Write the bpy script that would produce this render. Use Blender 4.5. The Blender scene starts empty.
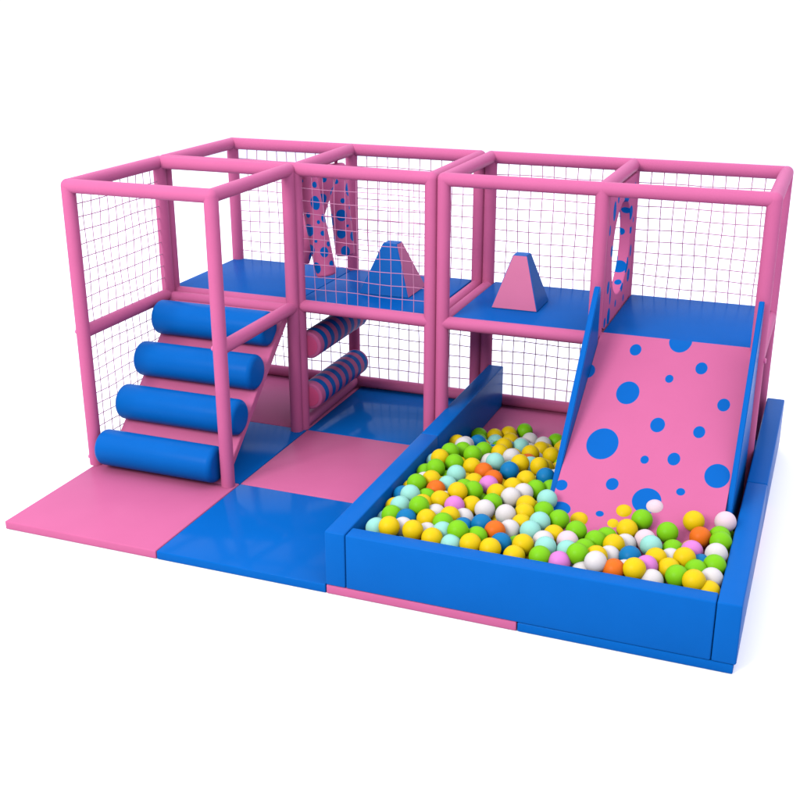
import bpy, bmesh, math, random
from mathutils import Vector, Matrix
random.seed(5)
scene = bpy.context.scene
col = scene.collection

# ------------------------------------------------------------------ camera
cam_data = bpy.data.cameras.new("camera")
cam = bpy.data.objects.new("camera", cam_data)
col.objects.link(cam)
CAM = Vector((5.305080657, -6.922109108, 3.640827161))
yaw, pit, rol, F = 0.3720409607, -0.3589046252, -0.0021361248, 1131.31
fw = Vector((-math.sin(yaw)*math.cos(pit), math.cos(yaw)*math.cos(pit), math.sin(pit)))
rt = Vector((math.cos(yaw), math.sin(yaw), 0))
up = rt.cross(fw)
r2 = rt*math.cos(rol) + up*math.sin(rol)
u2 = -rt*math.sin(rol) + up*math.cos(rol)
cam.matrix_world = Matrix(((r2.x, u2.x, -fw.x, CAM.x), (r2.y, u2.y, -fw.y, CAM.y), (r2.z, u2.z, -fw.z, CAM.z), (0, 0, 0, 1)))
cam_data.sensor_width = 36
cam_data.lens = 36*F/800
cam_data.shift_x = (400-399.118)/800
cam_data.shift_y = (403.836-400)/800
cam_data.clip_end = 400
scene.camera = cam

# ------------------------------------------------------------------ light
world = bpy.data.worlds.new("World")
scene.world = world
world.use_nodes = True
world.node_tree.nodes['Background'].inputs[0].default_value = (.98, 1.0, 1.3, 1)
world.node_tree.nodes['Background'].inputs[1].default_value = 1.06

def area(name, loc, target, size, power, color=(1, 1, 1)):
    l = bpy.data.lights.new(name, 'AREA')
    l.shape = 'SQUARE'
    l.size = size
    l.energy = power
    l.color = color
    o = bpy.data.objects.new(name, l)
    col.objects.link(o)
    o.location = loc
    o.rotation_euler = (Vector(target)-Vector(loc)).to_track_quat('-Z', 'Y').to_euler()
    return o
area('key_lamp', (-1.8, -11, 8.6), (2.3, 0.4, 0.5), 5.0, 2500, (1, .97, .91))
area('ceiling_softbox', (2.6, 5.0, 12.0), (2.6, 5.0, 0), 44.0, 10200, (.98, .98, 1.03))

scene.view_settings.view_transform = 'Standard'
scene.view_settings.look = 'None'
scene.view_settings.exposure = 0
scene.view_settings.gamma = 1

# ------------------------------------------------------------------ materials
def base_mat(name, rough=.4, spec=.3):
    m = bpy.data.materials.new(name)
    m.use_nodes = True
    b = m.node_tree.nodes['Principled BSDF']
    b.inputs['Roughness'].default_value = rough
    b.inputs['IOR'].default_value = 1+spec
    return m, m.node_tree, b

def vary(nt, b, colour, amount=.05, scale=5, bump=.04, bscale=120):
    """slight unevenness of the colour and a fine grain, in object space"""
    tc = nt.nodes.new('ShaderNodeTexCoord')
    n = nt.nodes.new('ShaderNodeTexNoise')
    n.inputs['Scale'].default_value = scale
    n.inputs['Detail'].default_value = 4
    nt.links.new(tc.outputs['Object'], n.inputs['Vector'])
    mr = nt.nodes.new('ShaderNodeMapRange')
    mr.inputs['To Min'].default_value = 1-amount
    mr.inputs['To Max'].default_value = 1+amount
    nt.links.new(n.outputs['Fac'], mr.inputs['Value'])
    vm = nt.nodes.new('ShaderNodeVectorMath')
    vm.operation = 'SCALE'
    nt.links.new(mr.outputs['Result'], vm.inputs['Scale'])
    if isinstance(colour, tuple):
        vm.inputs[0].default_value = colour
    else:
        nt.links.new(colour, vm.inputs[0])
    nt.links.new(vm.outputs['Vector'], b.inputs['Base Color'])
    if bump:
        n2 = nt.nodes.new('ShaderNodeTexNoise')
        n2.inputs['Scale'].default_value = bscale
        n2.inputs['Detail'].default_value = 3
        nt.links.new(tc.outputs['Object'], n2.inputs['Vector'])
        bp = nt.nodes.new('ShaderNodeBump')
        bp.inputs['Strength'].default_value = bump
        bp.inputs['Distance'].default_value = .01
        nt.links.new(n2.outputs['Fac'], bp.inputs['Height'])
        nt.links.new(bp.outputs['Normal'], b.inputs['Normal'])

K = .74
def k3(*c):
    return tuple(v*K for v in c)
PINK = k3(.42, .094, .207)
PINKM = k3(.41, .095, .203)
BLUE = k3(.002, .085, .32)
BLUED = k3(.002, .078, .31)
def simple(name, colour, rough=.4, spec=.3, **k):
    m, nt, b = base_mat(name, rough, spec)
    vary(nt, b, colour, **k)
    return m

def dots_mat(name, base, dot, dots, rough=.4, spec=.08, repeat=None):
    m, nt, b = base_mat(name, rough, spec)
    uv = nt.nodes.new('ShaderNodeUVMap')
    uv.uv_map = 'UVMap'
    src = uv.outputs['UV']
    acc = None
    for (x, y, rx, ry) in dots:
        s = nt.nodes.new('ShaderNodeVectorMath'); s.operation = 'SUBTRACT'
        nt.links.new(src, s.inputs[0]); s.inputs[1].default_value = (x, y, 0)
        q = nt.nodes.new('ShaderNodeVectorMath'); q.operation = 'MULTIPLY'
        nt.links.new(s.outputs[0], q.inputs[0]); q.inputs[1].default_value = (1/rx, 1/ry, 0)
        l = nt.nodes.new('ShaderNodeVectorMath'); l.operation = 'LENGTH'
        nt.links.new(q.outputs[0], l.inputs[0])
        c = nt.nodes.new('ShaderNodeMath'); c.operation = 'LESS_THAN'
        nt.links.new(l.outputs['Value'], c.inputs[0]); c.inputs[1].default_value = 1
        if acc is None:
            acc = c.outputs[0]
        else:
            a = nt.nodes.new('ShaderNodeMath'); a.operation = 'MAXIMUM'
            nt.links.new(acc, a.inputs[0]); nt.links.new(c.outputs[0], a.inputs[1])
            acc = a.outputs[0]
    mx = nt.nodes.new('ShaderNodeMix'); mx.data_type = 'RGBA'
    nt.links.new(acc, mx.inputs['Factor'])
    mx.inputs[6].default_value = (*base, 1)
    mx.inputs[7].default_value = (*dot, 1)
    vary(nt, b, mx.outputs[2], amount=.03)
    return m

M_TUBE = simple('pink_foam_sleeve', PINK, .5, .12, bump=.03)
M_PINK = simple('pink_vinyl', PINKM, .3, .16)
M_BLUE = simple('blue_vinyl', BLUE, .32, .08, bscale=90)
M_DECK = simple('blue_deck_vinyl', BLUED, .28, .045)
M_MATB = simple('blue_mat_vinyl', BLUE, .12, .07, bump=.01, scale=3)
M_MATP = simple('pink_mat_vinyl', PINKM, .3, .07, bump=.02, scale=3)
M_NET = simple('pink_net_cord', (.33, .14, .225), .7, .1, bump=0)
M_SEAM = simple('dark_blue_seam', (.003, .04, .16), .6, .1, bump=0)
M_KNOB = simple('pink_end_plug', (.42, .08, .2), .35, .3, bump=0)
M_CAP = simple('coral_pink_vinyl', k3(.50, .07, .17), .4, .08)
M_STRAP = simple('pink_webbing', (.3, .04, .12), .7, .1, bump=0)
M_FLOOR = simple('white_studio_floor', (.67, .67, .685), .9, .0, bump=0, amount=.0)
BALLC = {'y': (.43, .30, .002), 'g': (.11, .31, .004), 'm': (.17, .37, .31), 'w': (.38, .36, .34), 'b': (.002, .10, .23),
         'o': (.42, .085, .006), 'p': (.38, .12, .32), 'k': (.43, .33, .35)}
BALLN = {'y': 'yellow', 'g': 'lime green', 'm': 'pale mint', 'w': 'white', 'b': 'teal blue', 'o': 'orange', 'p': 'orchid pink', 'k': 'blush white'}
M_BALL = {k: simple(BALLN[k].replace(' ', '_')+'_plastic', c, .42, .16, bump=.015, bscale=200, amount=.04, scale=9) for k, c in ((k_, tuple(.89*v_ for v_ in c_)) for k_, c_ in BALLC.items())}

# ------------------------------------------------------------------ helpers
def root(name, loc, label, cat, group=None):
    o = bpy.data.objects.new(name, None)
    col.objects.link(o)
    o.location = loc
    o.empty_display_size = .1
    tag(o, label, cat, group)
    return o

def tag(o, label, cat, group=None):
    o['label'] = label
    o['category'] = cat
    if group:
        o['group'] = group
    return o

def wloc(o):
    v = Vector((0, 0, 0))
    while o is not None:
        v += o.location
        o = o.parent
    return v

def obj(name, bm, mats, parent=None, origin=None, smooth=True, sharp=35):
    """bm is in world coordinates; the object's origin goes to `origin`"""
    me = bpy.data.meshes.new(name)
    base = wloc(parent) if parent else Vector((0, 0, 0))
    if origin is None:
        origin = base if parent else Vector((0, 0, 0))
    origin = Vector(origin)
    bmesh.ops.translate(bm, verts=bm.verts, vec=-origin)
    bmesh.ops.recalc_face_normals(bm, faces=bm.faces)
    if smooth:
        for f in bm.faces:
            f.smooth = True
        for e in bm.edges:
            if len(e.link_faces) == 2 and e.calc_face_angle(0) > math.radians(sharp):
                e.smooth = False
    bm.to_mesh(me)
    bm.free()
    for m in (mats if isinstance(mats, (list, tuple)) else [mats]):
        me.materials.append(m)
    o = bpy.data.objects.new(name, me)
    col.objects.link(o)
    if parent:
        o.parent = parent
    o.location = origin-base
    return o

def tube(bm, a, b, r, seg=24, end=.0):
    """capped cylinder from a to b; end > 0 rounds the caps by that much"""
    a, b = Vector(a), Vector(b)
    d = (b-a)
    L = d.length
    d.normalize()
    q = d.to_track_quat('Z', 'Y')
    prof = [(0, r)]
    if end > 0:
        prof = []
        for i in range(6):
            t = math.pi/2*i/5
            prof.append((end*(1-math.sin(t)) if False else end*(1-math.cos(math.pi/2-t)), 0))
        prof = [(end-end*math.sin(math.pi/2*(1-i/5)), r-end+end*math.cos(math.pi/2*(1-i/5))) for i in range(6)]
    prof = prof+[(L-z, rr) for z, rr in reversed(prof)]
    rings = []
    for z, rr in prof:
        rings.append([bm.verts.new(a+q @ Vector((rr*math.cos(2*math.pi*k/seg), rr*math.sin(2*math.pi*k/seg), z))) for k in range(seg)])
    for r0, r1 in zip(rings, rings[1:]):
        for k in range(seg):
            bm.faces.new((r0[k], r0[(k+1) % seg], r1[(k+1) % seg], r1[k]))
    f0 = bm.faces.new(list(reversed(rings[0])))
    f1 = bm.faces.new(rings[-1])
    return f0, f1, rings

def ball(bm, c, r, seg=20):
    bmesh.ops.create_uvsphere(bm, u_segments=seg, v_segments=seg//2, radius=r, matrix=Matrix.Translation(c))

def box(bm, lo, hi, bev=.0, seg=3):
    g = bmesh.ops.create_cube(bm, size=1)
    vs = g['verts']
    lo, hi = Vector(lo), Vector(hi)
    for v in vs:
        v.co = Vector([(lo[i]+hi[i])/2+v.co[i]*(hi[i]-lo[i]) for i in range(3)])
    if bev:
        es = list({e for v in vs for e in v.link_edges})
        bmesh.ops.bevel(bm, geom=es, offset=bev, segments=seg, profile=.5, affect='EDGES')

def prism_x(bm, pts, x0, x1):
    """polygon in the yz plane swept from x0 to x1"""
    a = [bm.verts.new((x0, y, z)) for y, z in pts]
    b = [bm.verts.new((x1, y, z)) for y, z in pts]
    n = len(pts)
    for i in range(n):
        bm.faces.new((a[i], a[(i+1) % n], b[(i+1) % n], b[i]))
    bm.faces.new(list(reversed(a)))
    bm.faces.new(b)

# ------------------------------------------------------------------ setting
bm = bmesh.new()
bmesh.ops.create_circle(bm, cap_ends=True, segments=96, radius=15, matrix=Matrix.Translation((2.5, 3, -.064)))
fl = obj('floor', bm, M_FLOOR)
fl['kind'] = 'structure'

# ------------------------------------------------------------------ floor mats
GX = [-.004, 1.265, 2.537, 3.806, 5.078]
GY = [-1.136, .047, 1.245, 2.51]
ML = {(0, 0): 'pink floor mat in front of the blue roller ramp, lying clear of the frames',
      (1, 0): 'glossy blue floor mat in the open between the pink front mat and the ball pit',
      (2, 0): 'pink floor mat whose edge shows under the left half of the pit front wall',
      (3, 0): 'blue floor mat whose edge shows under the right half of the pit front wall',
      (0, 1): 'blue floor mat under and beside the roller ramp inside the front left bay',
      (1, 1): 'pink floor mat between the roller ramp bay and the left wall of the ball pit',
      (2, 1): 'blue floor mat under the balls in the left middle of the pit',
      (3, 1): 'pink floor mat under the dotted slide in the pit',
      (0, 2): 'shaded pink floor mat behind the roller ramp by the back net',
      (1, 2): 'shaded blue floor mat beside the striped rollers under the upper deck',
      (2, 2): 'shaded pink floor mat behind the balls at the back left of the pit',
      (3, 2): 'blue floor mat hidden behind the slide at the back right'}
for (i, j), lab in ML.items():
    bm = bmesh.new()
    g_ = .003
    box(bm, (GX[i]+g_, GY[j]+g_, -.062), (GX[i+1]-g_, GY[j+1]-g_, 0), .008, 3)
    pink = (i+j) % 2 == 0
    o = obj('floor_mat', bm, M_MATP if pink else M_MATB, origin=((GX[i]+GX[i+1])/2, (GY[j]+GY[j+1])/2, -.062))
    tag(o, lab, 'floor mat', 'square floor mats laid in a checkerboard')

# ------------------------------------------------------------------ frames
R = .053
H = 2.225
B0 = .050
def make_post(fr, x, y, knobs=()):
    bm = bmesh.new()
    tube(bm, (x, y, .001), (x, y, H), R, 28)
    ball(bm, (x, y, H), R*1.005, 24)
    p = obj('post', bm, M_TUBE, fr)
    for dx, dy, z in knobs:
        bm = bmesh.new()
        tube(bm, (x+dx*(R-.01), y+dy*(R-.01), z), (x+dx*(R+.013), y+dy*(R+.013), z), .02, 16, .006)
        obj('end_plug', bm, M_KNOB, p)
    return p
def rail(fr, a, b):
    bm = bmesh.new()
    tube(bm, a, b, R-.001, 28)
    ball(bm, a, R-.0005, 20)
    ball(bm, b, R-.0005, 20)
    obj('rail', bm, M_TUBE, fr)

def net(fr, a, b, z0, z1, pitch=.1, r=.0039):
    """square mesh between two posts, from a to b (xy), each cord slightly slack"""
    a, b = Vector((*a, 0)), Vector((*b, 0))
    d = b-a
    L = d.length
    d.normalize()
    nrm = Vector((-d.y, d.x, 0))
    bm = bmesh.new()
    nu = max(2, round(L/pitch))
    nv = max(2, round((z1-z0)/pitch))
    ph = [random.uniform(0, 6.3) for _ in range(8)]
    def P(i, j):
        u = i*L/nu
        z = z0+(z1-z0)*j/nv
        wu = 0 if i in (0, nu) else .004*math.sin(j*.9+ph[0]+i*.7)+random.uniform(-.001, .001)
        wz = 0 if j in (0, nv) else .004*math.sin(i*.8+ph[1]+j*.5)+random.uniform(-.001, .001)
        wn = .004*math.sin(i+j+ph[2])
        return a+d*(u+wu)+Vector((0, 0, z+wz))+nrm*wn
    G = [[P(i, j) for j in range(nv+1)] for i in range(nu+1)]
    def cord(pts):
        rings = []
        for k, p in enumerate(pts):
            q0 = pts[max(0, k-1)]
            q1 = pts[min(len(pts)-1, k+1)]
            t = (q1-q0).normalized()
            s = t.cross(nrm).normalized()
            rings.append([bm.verts.new(p+s*r*math.cos(w)+nrm*r*math.sin(w)) for w in (0, math.pi/2, math.pi, 3*math.pi/2)])
        for r0, r1 in zip(rings, rings[1:]):
            for k in range(4):
                bm.faces.new((r0[k], r0[(k+1) % 4], r1[(k+1) % 4], r1[k]))
    for i in range(nu+1):
        cord(G[i])
    for j in range(nv+1):
        cord([G[i][j] for i in range(nu+1)])
    obj('net_panel', bm, M_NET, fr, smooth=True, sharp=100)

def deck(fr, lo, hi):
    bm = bmesh.new()
    box(bm, lo, hi, .009, 3)
    return obj('deck_pad', bm, M_DECK, fr)

DT = 1.14      # deck top
YF = -.02
# front left bay
f1 = root('play_frame', (0.6, .6, 0), 'pink padded tube bay at front left, open in front, housing the blue roller ramp', 'play frame', 'pink padded tube frames joined side by side')
Y1, Y1B, Y2 = 1.2, 1.288, 2.44
make_post(f1, 0, YF, [(-1, 0, 1.10), (-1, 0, .055)])
make_post(f1, 1.2, YF, [(-1, 0, 1.10)])
make_post(f1, 0, Y1)
make_post(f1, 1.19, Y1)
for z in (H, ):
    rail(f1, (0, YF, z), (1.2, YF, z)); rail(f1, (0, Y1, z), (1.19, Y1, z))
    rail(f1, (0, YF, z), (0, Y1, z)); rail(f1, (1.2, YF, z), (1.19, Y1, z))
rail(f1, (0, YF, 1.10), (0, Y1, 1.10)); rail(f1, (1.2, YF, 1.10), (1.19, Y1, 1.10)); rail(f1, (0, Y1, 1.075), (1.19, Y1, 1.075))
rail(f1, (0, YF, B0), (0, Y1, B0))
net(f1, (0, YF+.05), (0, Y1-.05), 1.15, H-.045)
net(f1, (0, YF+.05), (0, Y1-.05), .10, 1.05)
# back left frame, two bays
f2 = root('play_frame', (1.2, 1.85, 0), 'pink padded tube frame at back left with the hanging dotted bags and a front net', 'play frame', 'pink padded tube frames joined side by side')
XD, YD, XG, YG = 1.222, 1.268, 2.398, 1.218
make_post(f2, 0, Y1B); make_post(f2, XD, YD); make_post(f2, XG, YG)
make_post(f2, 0, Y2); make_post(f2, 1.2, Y2); make_post(f2, XG, Y2)
for z, zb in ((H, H), (1.10, 1.072)):
    rail(f2, (0, Y1B, z), (XD, YD, z)); rail(f2, (XD, YD, z), (XG, YG, z))
    rail(f2, (0, Y2, zb), (1.2, Y2, zb)); rail(f2, (1.2, Y2, zb), (XG, Y2, zb))
    rail(f2, (0, Y1B, zb), (0, Y2, zb)); rail(f2, (XD, YD, zb), (1.2, Y2, zb)); rail(f2, (XG, YG, z), (XG, Y2, z))
rail(f2, (0, Y2, B0), (1.2, Y2, B0)); rail(f2, (1.2, Y2, B0), (XG, Y2, B0)); rail(f2, (0, Y1B, B0), (0, Y2, B0)); rail(f2, (XD, YD, B0), (1.2, Y2, B0))
for a, b in (((.05, Y2), (1.15, Y2)), ((1.25, Y2), (XG-.05, Y2))):
    net(f2, a, b, 1.13, H-.045)
    net(f2, a, b, .10, 1.03)
net(f2, (XD+.05, YD), (XG-.05, YG), 1.15, H-.045, r=.0028)
deck(f2, (-.03, Y1B+.02, DT-.06), (1.198, Y2+.02, DT))
deck(f2, (1.203, 1.29, DT-.06), (XG-.05, Y2+.02, DT))
# right frame, two bays
f3 = root('play_frame', (3.7, 1.83, 0), 'pink padded tube frame at right standing over the ball pit and holding the dotted slide', 'play frame', 'pink padded tube frames joined side by side')
XA, XJ, XL, YR = 2.499, 3.708, 4.892, 1.22
for x in (XA, XJ, XL):
    make_post(f3, x, YR, [(1, 0, 1.07)] if x == XL else ())
    make_post(f3, x, Y2)
for z, zb in ((H, H), (1.10, 1.072)):
    rail(f3, (XA, YR, z), (XJ, YR, z)); rail(f3, (XJ, YR, zb), (XL, YR, zb))
    rail(f3, (XA, Y2, zb), (XJ, Y2, zb)); rail(f3, (XJ, Y2, zb), (XL, Y2, zb))
    rail(f3, (XA, YR, z), (XA, Y2, z)); rail(f3, (XJ, YR, zb), (XJ, Y2, zb)); rail(f3, (XL, YR, zb), (XL, Y2, zb))
rail(f3, (XA, Y2, B0), (XJ, Y2, B0)); rail(f3, (XJ, Y2, B0), (XL, Y2, B0))
for a, b in (((XA+.05, Y2), (XJ-.05, Y2)), ((XJ+.05, Y2), (XL-.05, Y2))):
    net(f3, a, b, 1.13, H-.045)
    net(f3, a, b, .10, 1.03)
deck(f3, (XA+.058, YR+.01, DT-.06), (XJ-.035, Y2+.02, DT))
deck(f3, (XJ+.05, YR+.022, DT-.06), (XL+.0, Y2+.02, DT))

# hole panel: soft pink panel with a round crawl hole, part of the right frame
def hole_panel():
    bm = bmesh.new()
    uvl = bm.loops.layers.uv.new('UVMap')
    y0, y1, z0, z1 = YR+.055, Y2-.055, DT+.002, H-.05
    cy, cz, rr = 1.875, 1.665, .365
    N = 64
    inner, outer = [], []
    for k in range(N):
        t = 2*math.pi*k/N
        c, s = math.cos(t), math.sin(t)
        inner.append((cy+rr*c, cz+rr*s))
        m = min((y1-cy)/c if c > 1e-6 else ((y0-cy)/c if c < -1e-6 else 9), (z1-cz)/s if s > 1e-6 else ((z0-cz)/s if s < -1e-6 else 9))
        outer.append((cy+m*c, cz+m*s))
    x0, x1 = XJ-.045, XJ+.045
    bv = .008
    rim = {}
    def ring(pts, x, sh):
        return [bm.verts.new((x, y+(0 if not sh else sh*math.cos(2*math.pi*k/N)), z+(0 if not sh else sh*math.sin(2*math.pi*k/N)))) for k, (y, z) in enumerate(pts)]
    seq = [ring(outer, x1, 0), ring(inner, x1, bv), ring(inner, x1-bv*.3, bv*.3), ring(inner, x1-bv, 0), ring(inner, x0+bv, 0), ring(inner, x0+bv*.3, bv*.3), ring(inner, x0, bv), ring(outer, x0, 0)]
    seq.append(seq[0])
    for a, b in zip(seq, seq[1:]):
        for k in range(N):
            f = bm.faces.new((a[k], a[(k+1) % N], b[(k+1) % N], b[k]))
            if a is seq[3]:
                rim[f] = k
    for f in bm.faces:
        for l in f.loops:
            if f in rim:
                t = math.atan2(l.vert.co.z-cz, l.vert.co.y-cy)
                if rim[f] >= N/2-.5 and t < 1e-4:
                    t += 2*math.pi
                l[uvl].uv = (10+t*rr, l.vert.co.x-XJ)
            else:
                l[uvl].uv = (l.vert.co.y, l.vert.co.z)
    random.seed(3)
    dots = [(1.49, 2.02, .055, .075), (1.62, 2.10, .035, .045), (1.98, 2.06, .12, .07), (2.18, 1.88, .09, .06), (2.25, 1.73, .035, .03), (2.15, 1.47, .075, .07), (2.0, 1.32, .045, .045),
            (1.47, 1.72, .04, .045), (1.42, 1.45, .05, .05), (1.52, 1.36, .03, .07), (1.50, 1.20, .06, .07), (1.36, 1.19, .04, .04), (1.76, 1.24, .03, .03), (2.31, 2.05, .03, .06),
            (2.30, 1.55, .035, .05), (2.27, 1.35, .06, .055), (2.33, 1.80, .025, .025), (10+math.radians(72)*rr, -.01, .05, .06), (10+math.radians(42)*rr, .012, .04, .04), (10+math.radians(8)*rr, -.03, .03, .03), (10+math.radians(322)*rr, -.015, .055, .062),
            (10+math.radians(297)*rr, .005, .033, .03), (10+math.radians(180)*rr, .02, .04, .04), (10+math.radians(130)*rr, -.02, .04, .04), (1.35, 1.9, .03, .04), (1.84, 2.12, .03, .03), (2.1, 1.20, .03, .03)]
    m = dots_mat('pink_vinyl_with_blue_dots_panel', PINK, BLUE, dots, .6, .03)
    obj('hole_panel', bm, m, f3, sharp=60)
hole_panel()

# ------------------------------------------------------------------ roller ramp
rr_ = root('roller_ramp', (.6, .55, 0), 'pink ramp with four thick blue rollers climbing inside the front left bay', 'climbing ramp')
bm = bmesh.new()
prism_x(bm, [(-.035, .004), (.035, .004), (1.14, .985), (1.14, 1.07), (1.09, 1.045)], .10, 1.166)
bmesh.ops.bevel(bm, geom=list(bm.edges), offset=.004, segments=2, affect='EDGES')
obj('ramp_board', bm, M_PINK, rr_)
RC = [(-.035, .168), (.288, .443), (.587, .719), (.887, .992)]
for i, (y, z) in enumerate(RC):
    bm = bmesh.new()
    tube(bm, (.088, y, z), ((1.135, 1.172, 1.172, 1.142)[i], y, z), .143, 56, .045)
    obj('roller', bm, M_BLUE, rr_)

# ------------------------------------------------------------------ striped rollers
def stripes_mat():
    m, nt, b = base_mat('pink_and_blue_striped_vinyl', .4, .07)
    uv = nt.nodes.new('ShaderNodeUVMap'); uv.uv_map = 'UVMap'
    sp = nt.nodes.new('ShaderNodeSeparateXYZ')
    nt.links.new(uv.outputs['UV'], sp.inputs[0])
    a = nt.nodes.new('ShaderNodeMath'); a.operation = 'MULTIPLY_ADD'
    nt.links.new(sp.outputs[0], a.inputs[0]); a.inputs[1].default_value = 1/.142; a.inputs[2].default_value = -.55
    fr = nt.nodes.new('ShaderNodeMath'); fr.operation = 'FRACT'
    nt.links.new(a.outputs[0], fr.inputs[0])
    c = nt.nodes.new('ShaderNodeMath'); c.operation = 'LESS_THAN'; c.inputs[1].default_value = .5
    nt.links.new(fr.outputs[0], c.inputs[0])
    g2 = nt.nodes.new('ShaderNodeMath'); g2.operation = 'GREATER_THAN'; g2.inputs[1].default_value = .05
    nt.links.new(sp.outputs[0], g2.inputs[0])
    mu = nt.nodes.new('ShaderNodeMath'); mu.operation = 'MULTIPLY'
    nt.links.new(c.outputs[0], mu.inputs[0]); nt.links.new(g2.outputs[0], mu.inputs[1])
    mx = nt.nodes.new('ShaderNodeMix'); mx.data_type = 'RGBA'
    nt.links.new(mu.outputs[0], mx.inputs['Factor'])
    mx.inputs[6].default_value = (*PINK, 1); mx.inputs[7].default_value = (*BLUE, 1)
    vary(nt, b, mx.outputs[2])
    return m
M_STRIPE = stripes_mat()
for z, lab in ((.290, 'lower pink and blue striped roller between the left posts, just above the floor'),
               (.748, 'upper pink and blue striped roller between the left posts, just under the deck')):
    x, y0, y1 = 1.275, 1.292, 2.33
    t = root('striped_roller', (x, (y0+y1)/2, z), lab, 'padded roller', 'striped squeeze rollers under the deck')
    bm = bmesh.new()
    uvl = bm.loops.layers.uv.new('UVMap')
    tube(bm, (x, y0, z), (x, y1, z), .117, 48, .018)
    for f in bm.faces:
        for l in f.loops:
            l[uvl].uv = (l.vert.co.y-y0, 0)
    obj('padding', bm, M_STRIPE, t)
    for ya, yb in ((y0-.003, y0+.03), (y1-.03, y1+.003)):
        bm = bmesh.new()
        tube(bm, (x, ya, z), (x, yb, z), .088, 40, .002)
        obj('end_cap', bm, M_CAP, t)
    bm = bmesh.new()
    tube(bm, (x, y1-.02, z), (1.21, y1+.12, z), .018, 12)
    obj('axle', bm, M_KNOB, t)

# ------------------------------------------------------------------ hanging dotted bags
def bag_mat():
    r = .09
    d = []
    for off, y, a, b in ((-37, 125, 17, 14), (-55, 212, 13, 17), (28, 280, 26, 45), (-33, 348, 13, 18), (22, 405, 9, 13), (-48, 447, 30, 40), (34, 482, 13, 17), (-18, 525, 9, 10),
                         (21, 605, 23, 34), (-58, 575, 26, 33), (-48, 700, 26, 38), (45, 165, 16, 20), (58, 390, 20, 28), (55, 560, 14, 17), (50, 690, 16, 20)):
        d.append((math.asin(off/68)*r, (y-95)/650*.81, a/6.67/117*1.25, b/6.67/117))
    for i in range(9):
        d.append((r*(1.9+(i*1.37) % 2.4), .05+.085*i, .02+.012*(i % 3), .025+.014*(i % 3)))
    return dots_mat('pink_vinyl_with_blue_dots_bag', PINK, BLUE, d)
M_BAG = bag_mat()
def bag(top, bot, lab, r=.086, spin=0):
    top, bot = Vector(top), Vector(bot)
    hang = Vector((1.235-(top.y-YD)*.03, top.y, H-.05))
    t = root('hanging_bag', hang, lab, 'punch bag', 'dotted bags hanging from the top rail')
    bm = bmesh.new()
    uvl = bm.loops.layers.uv.new('UVMap')
    f0, f1, rings = tube(bm, top, bot, r, 40, .025)
    L = (bot-top).length
    d = (bot-top).normalized()
    fac = Vector((.4, -.92, 0)); fac = (fac-d*fac.dot(d)).normalized()
    sid = fac.cross(d).normalized()
    for f in bm.faces:
        ks = []
        for l in f.loops:
            v = l.vert.co-top
            h = v.dot(d)
            w = v-d*h
            ks.append((l, (math.atan2(w.dot(sid), w.dot(fac))+spin+math.pi*.6) % (2*math.pi), h))
        mx = max(k[1] for k in ks)
        for l, a, h in ks:
            if mx-a > math.pi and len(ks) == 4:
                a += 2*math.pi
            l[uvl].uv = ((a-math.pi*.6)*r, h if len(ks) == 4 else -1)
    obj('padding', bm, M_BAG, t)
    bm = bmesh.new()
    tube(bm, hang+Vector((0, 0, .02)), top+d*.02, .014, 10)
    obj('strap', bm, M_STRAP, t)
bag((1.222, 1.46, 2.15), (1.395, 1.44, 1.33), 'nearest dotted pink bag, its foot swung towards the blue wedge and lowest in view')
bag((1.27, 1.78, 2.13), (1.0, 1.74, 1.35), 'middle dotted pink bag, swung to the left behind the nearest bag', spin=2.1)
bag((1.195, 2.10, 2.15), (1.285, 2.08, 1.355), 'farthest dotted pink bag, hanging beside the back post', spin=-.9)

# ------------------------------------------------------------------ wedges on the decks
def pyramid(cx, cy, s, sy, top, h, frontblue, lab):
    z = DT+.002
    bm = bmesh.new()
    b = [bm.verts.new((cx+a*s/2, cy+c*sy/2, z)) for a, c in ((-1, -1), (1, -1), (1, 1), (-1, 1))]
    t = [bm.verts.new((cx+a*top/2, cy+c*top/2, z+h)) for a, c in ((-1, -1), (1, -1), (1, 1), (-1, 1))]
    fs = [bm.faces.new((b[i], b[(i+1) % 4], t[(i+1) % 4], t[i])) for i in range(4)]
    bm.faces.new(list(reversed(b))); ft = bm.faces.new(t)
    # 0 front, 1 right, 2 back, 3 left
    for i, f in enumerate(fs):
        f.material_index = 0 if ((i % 2 == 0) != frontblue) else 1
    ft.material_index = 1
    bmesh.ops.bevel(bm, geom=list(bm.edges), offset=.005, segments=2, affect='EDGES', material=1)
    o = obj('foam_pyramid', bm, [M_PINK, M_BLUE], origin=(cx, cy, z))
    tag(o, lab, 'foam block', 'two tone foam pyramids on the decks')
pyramid(1.818, 1.868, .45, .43, .125, .415, True, 'foam pyramid with blue front and pink side behind the front net')
pyramid(2.966, 1.815, .385, .385, .118, .42, False, 'foam pyramid with pink front and blue side on the right deck')

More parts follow.
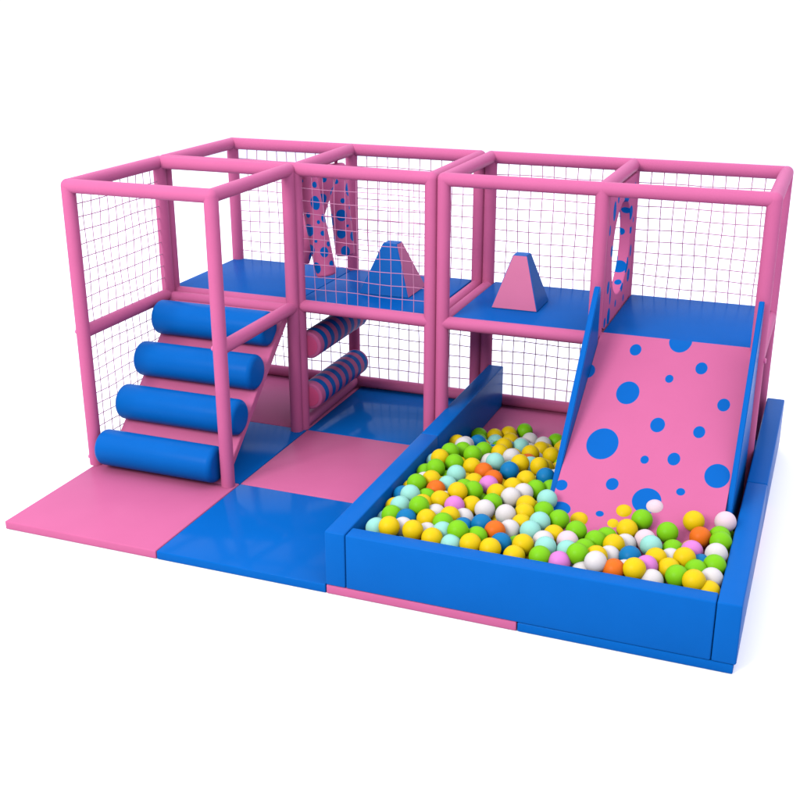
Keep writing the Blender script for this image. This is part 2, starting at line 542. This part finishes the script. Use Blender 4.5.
# ------------------------------------------------------------------ ball pit walls
WH = .385
PW = [('left', (2.537, -1.136, .002), (2.676, .632, WH), 'long blue padded wall on the left of the pit, its end facing the front'),
      ('left', (2.537, .636, .002), (2.676, 2.40, WH), 'rear blue padded wall on the left of the pit, running back under the deck'),
      ('front', (2.680, -1.136, .002), (4.946, -1.015, WH-.004), 'wide blue padded wall closing the front of the pit'),
      ('right', (4.950, -1.136, .002), (5.089, .600, WH), 'front blue padded wall on the right of the pit, at the near corner'),
      ('right', (4.950, .604, .002), (5.089, 2.40, WH), 'rear blue padded wall on the right of the pit beside the slide')]
for k, lo, hi, lab in PW:
    bm = bmesh.new()
    box(bm, lo, hi, .011, 3)
    o = obj('pit_wall', bm, M_BLUE, origin=((lo[0]+hi[0])/2, (lo[1]+hi[1])/2, lo[2]))
    tag(o, lab, 'padded wall', 'blue padded walls round the ball pit')

# ------------------------------------------------------------------ slide
def sz(y):
    t = 1.22-y
    return 1.152-.62*t+.027*t*t
sl = root('slide', (4.3, .5, 0), 'wide pink slide with blue dots and blue side boards running into the balls', 'slide')
bm = bmesh.new()
uvl = bm.loops.layers.uv.new('UVMap')
ys = [1.235-i*(1.235+.74)/40 for i in range(41)]
X0, X1 = 3.757, 4.868
rows_t = [[bm.verts.new((x, y, sz(min(y, 1.22)))) for x in (X0, X1)] for y in ys]
rows_b = [[bm.verts.new((x, y, max(sz(min(y, 1.22))-.05, .004))) for x in (X0, X1)] for y in ys]
for i in range(40):
    bm.faces.new((rows_t[i][0], rows_t[i][1], rows_t[i+1][1], rows_t[i+1][0]))
    bm.faces.new((rows_b[i][1], rows_b[i][0], rows_b[i+1][0], rows_b[i+1][1]))
    bm.faces.new((rows_t[i][0], rows_t[i+1][0], rows_b[i+1][0], rows_b[i][0]))
    bm.faces.new((rows_t[i][1], rows_b[i][1], rows_b[i+1][1], rows_t[i+1][1]))
for i in (0, 40):
    bm.faces.new((rows_t[i][0], rows_t[i][1], rows_b[i][1], rows_b[i][0]))
for f in bm.faces:
    for l in f.loops:
        l[uvl].uv = (l.vert.co.x, l.vert.co.y)
SD = [(4.042, 1.108, 0.042, 0.048), (4.347, 1.22, 0.082, 0.096), (4.533, 1.017, 0.042, 0.049), (4.328, 0.905, 0.029, 0.033), (3.743, 0.892, 0.051, 0.058), (4.065, 0.755, 0.081, 0.092), (4.732, 0.751, 0.043, 0.05), (4.322, 0.535, 0.05, 0.057), (4.607, 0.522, 0.04, 0.046), (3.984, 0.337, 0.109, 0.12), (4.291, 0.262, 0.028, 0.031), (4.48, 0.297, 0.042, 0.048), (4.778, 0.219, 0.082, 0.088), (3.789, -0.013, 0.041, 0.04), (4.12, 0.05, 0.042, 0.045), (4.569, 0.068, 0.029, 0.027), (4.367, -0.032, 0.095, 0.092), (3.826, -0.182, 0.07, 0.05), (4.09, -0.174, 0.027, 0.021)]
obj('slide_surface', bm, dots_mat('pink_vinyl_with_blue_dots_slide', PINKM, BLUE, SD, .35, .08), sl)
for x0, x1 in ((3.712, 3.755), (4.870, 4.908)):
    bm = bmesh.new()
    prism_x(bm, [(1.135, .004), (1.135, 1.50), (1.115, 1.535), (1.085, 1.527), (-.31, .055), (-.33, .004)], x0, x1)
    bmesh.ops.bevel(bm, geom=list(bm.edges), offset=.005, segments=2, affect='EDGES')
    obj('side_board', bm, M_BLUE, sl)

# ------------------------------------------------------------------ balls
BR = .0685
me0 = {}
for k in BALLC:
    bm = bmesh.new()
    bmesh.ops.create_uvsphere(bm, u_segments=40, v_segments=20, radius=BR)
    for f in bm.faces:
        f.smooth = True
    me = bpy.data.meshes.new('pit_ball')
    bm.to_mesh(me); bm.free()
    me.materials.append(M_BALL[k])
    me0[k] = me
BALLS = [('y',2.742,0.905,0.224),('w',2.854,0.718,0.293),('g',2.843,0.426,0.355),('y',2.812,0.289,0.355),('g',2.843,0.107,0.355),('g',2.94,0.24,0.355),('m',3.016,0.056,0.355),('y',2.878,-0.08,0.348),('g',2.808,-0.19,0.357),('m',3.002,-0.096,0.333),('o',2.956,-0.207,0.339),('m',2.839,-0.397,0.366),('g',2.932,-0.33,0.326),('y',3.055,-0.399,0.36),('w',3.052,-0.281,0.304),('y',3.139,-0.285,0.387),('g',2.974,-0.59,0.39),('y',2.951,-0.459,0.341),('m',2.822,-0.541,0.343),('g',2.809,-0.665,0.329),('p',3.151,-0.359,0.289),('g',3.13,-0.109,0.335),('b',2.926,-0.698,0.337),('m',2.784,-0.875,0.327),('y',2.893,-0.92,0.379),('w',2.947,-0.817,0.335),('w',2.931,-0.584,0.282),('y',3.06,-0.677,0.349),('w',3.074,-0.541,0.326),('g',3.183,-0.71,0.36),('y',3.045,-0.895,0.368),('w',3.105,-0.794,0.314),('y',3.187,-0.93,0.356),('m',3.22,-0.821,0.353),('y',3.19,-0.593,0.353),('w',3.256,-0.509,0.313),('p',3.173,-0.451,0.363),('b',3.3,-0.649,0.318),('g',3.33,-0.852,0.398),('m',3.313,-0.93,0.334),('y',3.505,-0.862,0.279),('w',2.832,0.831,0.252),('b',2.88,1.006,0.205),('g',2.896,0.573,0.314),('g',3.027,0.679,0.293),('g',3.015,0.439,0.355),('y',2.963,1.611,0.066),('g',3.071,1.72,0.066),('w',3.166,1.532,0.066),('y',3.084,1.047,0.194),('m',3.196,1.131,0.172),('y',3.157,0.673,0.296),('m',3.21,0.366,0.355),('w',3.294,1.476,0.071),('y',3.351,1.171,0.154),('g',3.373,1.593,0.066),('y',3.346,0.858,0.245),('y',3.501,0.897,0.234),('y',3.475,1.372,0.099),('w',3.271,0.593,0.309),('y',3.386,0.404,0.355),('y',3.531,0.402,0.355),('y',3.071,0.251,0.341),('o',3.179,0.189,0.344),('b',3.352,0.248,0.355),('y',3.164,0.009,0.335),('g',3.219,-0.188,0.368),('o',3.275,0.102,0.339),('p',3.284,-0.04,0.356),('y',3.503,0.14,0.355),('y',3.446,0.006,0.347),('b',3.624,0.213,0.364),('w',3.679,0.318,0.32),('g',3.603,0.027,0.348),('g',3.691,0.111,0.327),('y',3.371,-0.138,0.351),('w',3.487,-0.193,0.365),('w',3.543,-0.078,0.356),('g',3.388,-0.293,0.349),('w',3.375,-0.422,0.357),('y',3.267,-0.365,0.341),('y',3.608,-0.239,0.347),('m',3.734,-0.178,0.384),('w',3.523,-0.44,0.356),('y',3.63,-0.365,0.349),('g',3.744,-0.305,0.355),('g',3.868,-0.391,0.355),('y',3.645,-0.486,0.329),('m',3.764,-0.481,0.363),('o',3.53,-0.707,0.363),('w',3.597,-0.603,0.334),('m',3.736,-0.61,0.354),('b',3.601,-0.813,0.341),('y',3.741,-0.802,0.353),('y',3.567,-0.93,0.355),('y',3.72,-0.93,0.333),('w',3.841,-0.688,0.34),('m',3.884,-0.805,0.363),('g',3.882,-0.93,0.36),('p',4.002,-0.93,0.346),('y',3.938,-0.848,0.28),('y',3.88,-0.572,0.333),('k',3.986,-0.649,0.347),('m',4.014,-0.777,0.348),('g',4.098,-0.868,0.39),('g',4.009,-0.508,0.355),('w',4.105,-0.821,0.274),('g',3.329,-0.763,0.315),('b',3.42,-0.637,0.358),('g',3.441,-0.804,0.352),('y',3.439,-0.93,0.364),('g',4.105,-0.695,0.336),('y',4.201,-0.807,0.362),('w',4.262,-0.713,0.326),('g',4.146,-0.577,0.345),('g',4.194,-0.461,0.321),('y',4.267,-0.6,0.352),('w',4.321,-0.494,0.313),('b',4.388,-0.709,0.347),('y',4.305,-0.368,0.355),('g',4.375,-0.232,0.374),('k',4.431,-0.424,0.331),('m',4.486,-0.541,0.356),('w',4.221,-0.93,0.389),('w',4.147,-0.93,0.306),('o',4.332,-0.93,0.359),('w',4.383,-0.83,0.312),('y',4.451,-0.93,0.389),('p',4.505,-0.82,0.36),('w',4.557,-0.93,0.333),('g',4.56,-0.827,0.263),('y',4.541,-0.694,0.355),('g',4.552,-0.318,0.355),('y',4.694,-0.187,0.399),('o',4.754,-0.306,0.353),('y',4.717,-0.418,0.305),('p',4.731,-0.529,0.36),('g',4.613,-0.487,0.324),('w',4.619,-0.604,0.322),('y',4.705,-0.669,0.377),('y',4.632,-0.777,0.346),('g',4.692,-0.879,0.363),('g',4.785,-0.758,0.355),('y',4.796,-0.93,0.379),('w',4.878,-0.556,0.382),('g',4.884,-0.684,0.37),('w',4.884,-0.813,0.348),('y',4.884,-0.93,0.324),('g',4.884,-0.36,0.369),('g',4.866,-0.243,0.347),('k',4.884,-0.134,0.403),('y',4.884,-0.459,0.307),('b',4.8,-0.608,0.319),('y',4.682,-0.93,0.194),('g',4.787,-0.91,0.116),('y',4.499,-0.925,0.183),('y',4.369,-0.902,0.192),('b',4.247,-0.93,0.151),('y',3.928,-0.93,0.172),('y',4.116,-0.914,0.158),('m',3.628,-0.929,0.172),('g',3.437,-0.906,0.175),('b',3.818,-0.93,0.245),('y',3.307,-0.923,0.19),('m',3.18,-0.93,0.147),('m',2.971,-0.93,0.256),('y',3.103,-0.93,0.255),('y',3.037,-0.93,0.14),('y',4.082,-0.072,0.292),('b',2.76,-0.879,0.182),('g',4.884,-0.882,0.201),('g',2.882,-0.925,0.159),('b',4.024,-0.82,0.165),('b',4.214,-0.064,0.283),('w',4.596,-0.834,0.136),('y',4.769,-0.842,0.254),('m',4.263,-0.846,0.252),('y',3.825,-0.091,0.298),('g',3.791,-0.868,0.132),('y',4.516,-0.022,0.297),('g',3.746,1.41,0.066),('g',4.263,0.099,0.295),('b',3.541,-0.838,0.13),('o',4.009,0.105,0.284),('y',3.692,0.536,0.277),('g',4.131,0.053,0.294),('g',3.711,1.05,0.134),('g',4.64,-0.068,0.294),('b',4.42,-0.113,0.293),('y',3.922,0.006,0.297),('y',4.761,-0.017,0.292),('w',3.707,0.733,0.209),('y',4.467,0.099,0.279),('g',4.748,0.115,0.292),('g',3.808,0.071,0.28),('y',3.682,0.814,0.075),('g',2.855,-0.788,0.19),('g',3.376,-0.79,0.163),('g',3.701,1.535,0.066),('y',3.682,-0.828,0.238),('g',3.592,1.461,0.066),('m',4.623,0.071,0.292),('y',2.87,1.517,0.066),('g',2.742,1.488,0.066),('y',3.018,1.472,0.066),('g',3.56,-0.752,0.231),('m',3.116,-0.814,0.184),('b',2.746,-0.299,0.302),('g',2.748,0.16,0.281),('m',4.358,-0.771,0.184),('y',3.642,-0.74,0.128),('g',4.148,-0.012,0.181),('m',3.638,0.941,0.169),('b',3.637,1.337,0.066),('g',4.339,-0.009,0.291),('g',4.232,-0.796,0.134),('m',2.912,1.392,0.066),('g',3.96,0.056,0.172),('o',4.594,-0.132,0.188),('m',4.723,-0.797,0.139),('g',3.604,0.816,0.194),('g',3.61,1.134,0.12),('m',4.065,-0.112,0.158),('w',3.138,0.464,0.301),('m',4.03,-0.234,0.194),('m',3.911,-0.751,0.164),('y',3.245,-0.816,0.144),('y',3.619,0.639,0.236),('m',4.486,-0.762,0.118),('y',3.466,1.499,0.066),('w',3.697,1.219,0.067),('o',3.66,0.563,0.136),('y',4.468,-0.722,0.243),('y',3.539,0.539,0.281),('y',2.748,-0.451,0.28),('y',3.819,-0.798,0.246),('m',3.418,0.594,0.266),('m',3.181,-0.662,0.109),('m',3.849,-0.016,0.189),('g',3.262,-0.123,0.255),('b',4.198,-0.147,0.181),('y',4.88,0.106,0.173),('m',2.745,0.374,0.28),('g',4.875,-0.083,0.282),('g',3.696,0.395,0.156),('g',4.881,-0.196,0.185),('y',3.464,-0.384,0.249),('y',4.404,-0.306,0.185),('g',2.928,0.146,0.263),('o',3.366,0.712,0.234),('g',3.671,-0.699,0.278),('m',3.431,0.464,0.247),('m',2.742,-0.586,0.247),('g',4.684,-0.037,0.168),('w',4.751,-0.149,0.186),('g',2.784,1.363,0.066),('w',2.973,-0.815,0.137),('y',3.322,0.186,0.241),('m',3.313,-0.682,0.12),('m',2.91,1.261,0.066),('y',3.479,1.14,0.119),('y',2.759,-0.699,0.156),('g',4.518,-0.24,0.187),('y',3.007,-0.743,0.242),('y',4.778,-0.28,0.185),('w',2.794,0.003,0.288),('w',3.131,1.404,0.066),('y',2.742,-0.117,0.27),('b',4.877,-0.752,0.177),('w',3.37,0.949,0.154),('y',3.061,0.141,0.266),('y',3.21,0.878,0.189),('w',3.442,-0.592,0.104),('m',4.717,-0.719,0.246),('g',3.005,1.18,0.108),('y',3.348,1.356,0.066),('y',2.936,0.362,0.284),('b',3.549,1.238,0.066),('y',4.5,-0.042,0.167),('b',3.022,0.921,0.178),('w',3.898,-0.242,0.188),('g',4.163,-0.718,0.215),('w',3.224,1.311,0.066),('g',3.352,-0.223,0.238),('m',3.5,-0.125,0.226),('y',4.297,-0.06,0.177),('b',3.934,-0.114,0.167),('g',3.503,1.003,0.156),('y',2.876,1.144,0.118),('y',4.874,0.053,0.293),('m',4.085,0.104,0.174)]
DEEP = [('w',3.102,0.57,0.231),('y',3.625,-0.135,0.268),('b',3.127,1.227,0.095),('y',3.52,0.056,0.249),('w',2.987,0.507,0.245),('y',2.795,0.493,0.252),('y',2.934,0.67,0.199),('y',2.925,0.014,0.269),('o',3.045,0.796,0.212),('m',3.309,0.34,0.262),('y',3.498,0.689,0.221),('g',3.709,-0.033,0.278),('y',3.185,0.101,0.242),('y',3.441,0.333,0.258),('m',3.295,0.471,0.263),('g',3.367,0.062,0.253),('m',2.922,0.796,0.163),('m',3.624,0.424,0.264),('m',3.232,-0.709,0.222),('w',2.972,1.053,0.122),('m',3.069,0.009,0.243),('w',3.03,1.32,0.066),('m',2.742,-0.763,0.271),('m',3.498,-0.54,0.273),('g',3.585,-0.335,0.228),('m',3.381,-0.069,0.239),('m',3.603,0.159,0.242),('y',3.562,0.282,0.269),('g',4.312,-0.211,0.195),('y',3.62,0.696,0.117),('m',3.18,0.449,0.177),('y',3.046,0.81,0.066),('m',2.742,0.526,0.135),('y',4.563,0.073,0.174),('g',3.161,0.874,0.066),('b',3.672,-0.594,0.19),('w',4.835,-0.036,0.165),('g',3.55,-0.638,0.165),('g',3.179,0.57,0.124),('b',2.93,-0.685,0.152),('g',4.649,-0.252,0.185),('b',4.396,0.038,0.181),('g',4.229,0.091,0.168),('g',2.783,0.403,0.156),('y',3.311,0.536,0.15),('w',3.058,-0.708,0.126),('m',3.774,-0.736,0.139),('y',3.284,-0.374,0.21)]
CAPS = [('y',3.967,-0.218,0.276),('y',4.189,-0.198,0.261),('y',4.239,-0.104,0.327),('k',4.426,-0.041,0.367),('w',4.371,-0.233,0.249)]
def where(x, y, z):
    if y < -.78:
        return 'against the front wall of the pit' if x < 4.3 else 'against the front wall in the near right corner'
    if x > 4.72:
        return 'squeezed between the slide and the right wall'
    if x < 2.9:
        return 'along the left wall of the pit'
    if x > 3.7 and y > -.6 and z > sz(y):
        return 'at rest on the foot of the dotted slide'
    if x > 3.7:
        return 'in front of the slide foot'
    if y > .95:
        return 'at the far shaded edge of the ball heap'
    if x > 3.4:
        return 'beside the left board of the slide'
    return 'in the middle left of the pit' if y > 0 else 'in the middle of the pit near the front'
for c, x, y, z in BALLS:
    o = bpy.data.objects.new('pit_ball', me0[c])
    col.objects.link(o)
    o.location = (x, y, z)
    o.rotation_euler = (random.uniform(0, 6), random.uniform(0, 6), random.uniform(0, 6))
    tag(o, BALLN[c]+' plastic ball '+where(x, y, z), 'ball', 'plastic balls filling the pit')
for c, x, y, z in CAPS:
    o = bpy.data.objects.new('pit_ball', me0[c])
    col.objects.link(o)
    o.location = (x, y, z)
    lab = 'blush white ball highest on the slide, sunk over the large blue dot' if c == 'k' else BALLN[c]+' ball pressed into the padded foot of the slide'
    tag(o, lab, 'ball', 'plastic balls filling the pit')
bm = bmesh.new()
keys = list(BALLC)
for c, x, y, z in DEEP:
    n0 = len(bm.faces)
    bmesh.ops.create_uvsphere(bm, u_segments=28, v_segments=14, radius=BR, matrix=Matrix.Translation((x, y, z)))
    bm.faces.ensure_lookup_table()
    for f in bm.faces[n0:]:
        f.material_index = keys.index(c)
o = obj('deeper_balls', bm, [M_BALL[k] for k in keys], sharp=80)
tag(o, 'mixed plastic balls lying deeper in the pit under the top layer', 'balls', 'plastic balls filling the pit')
o['kind'] = 'stuff'
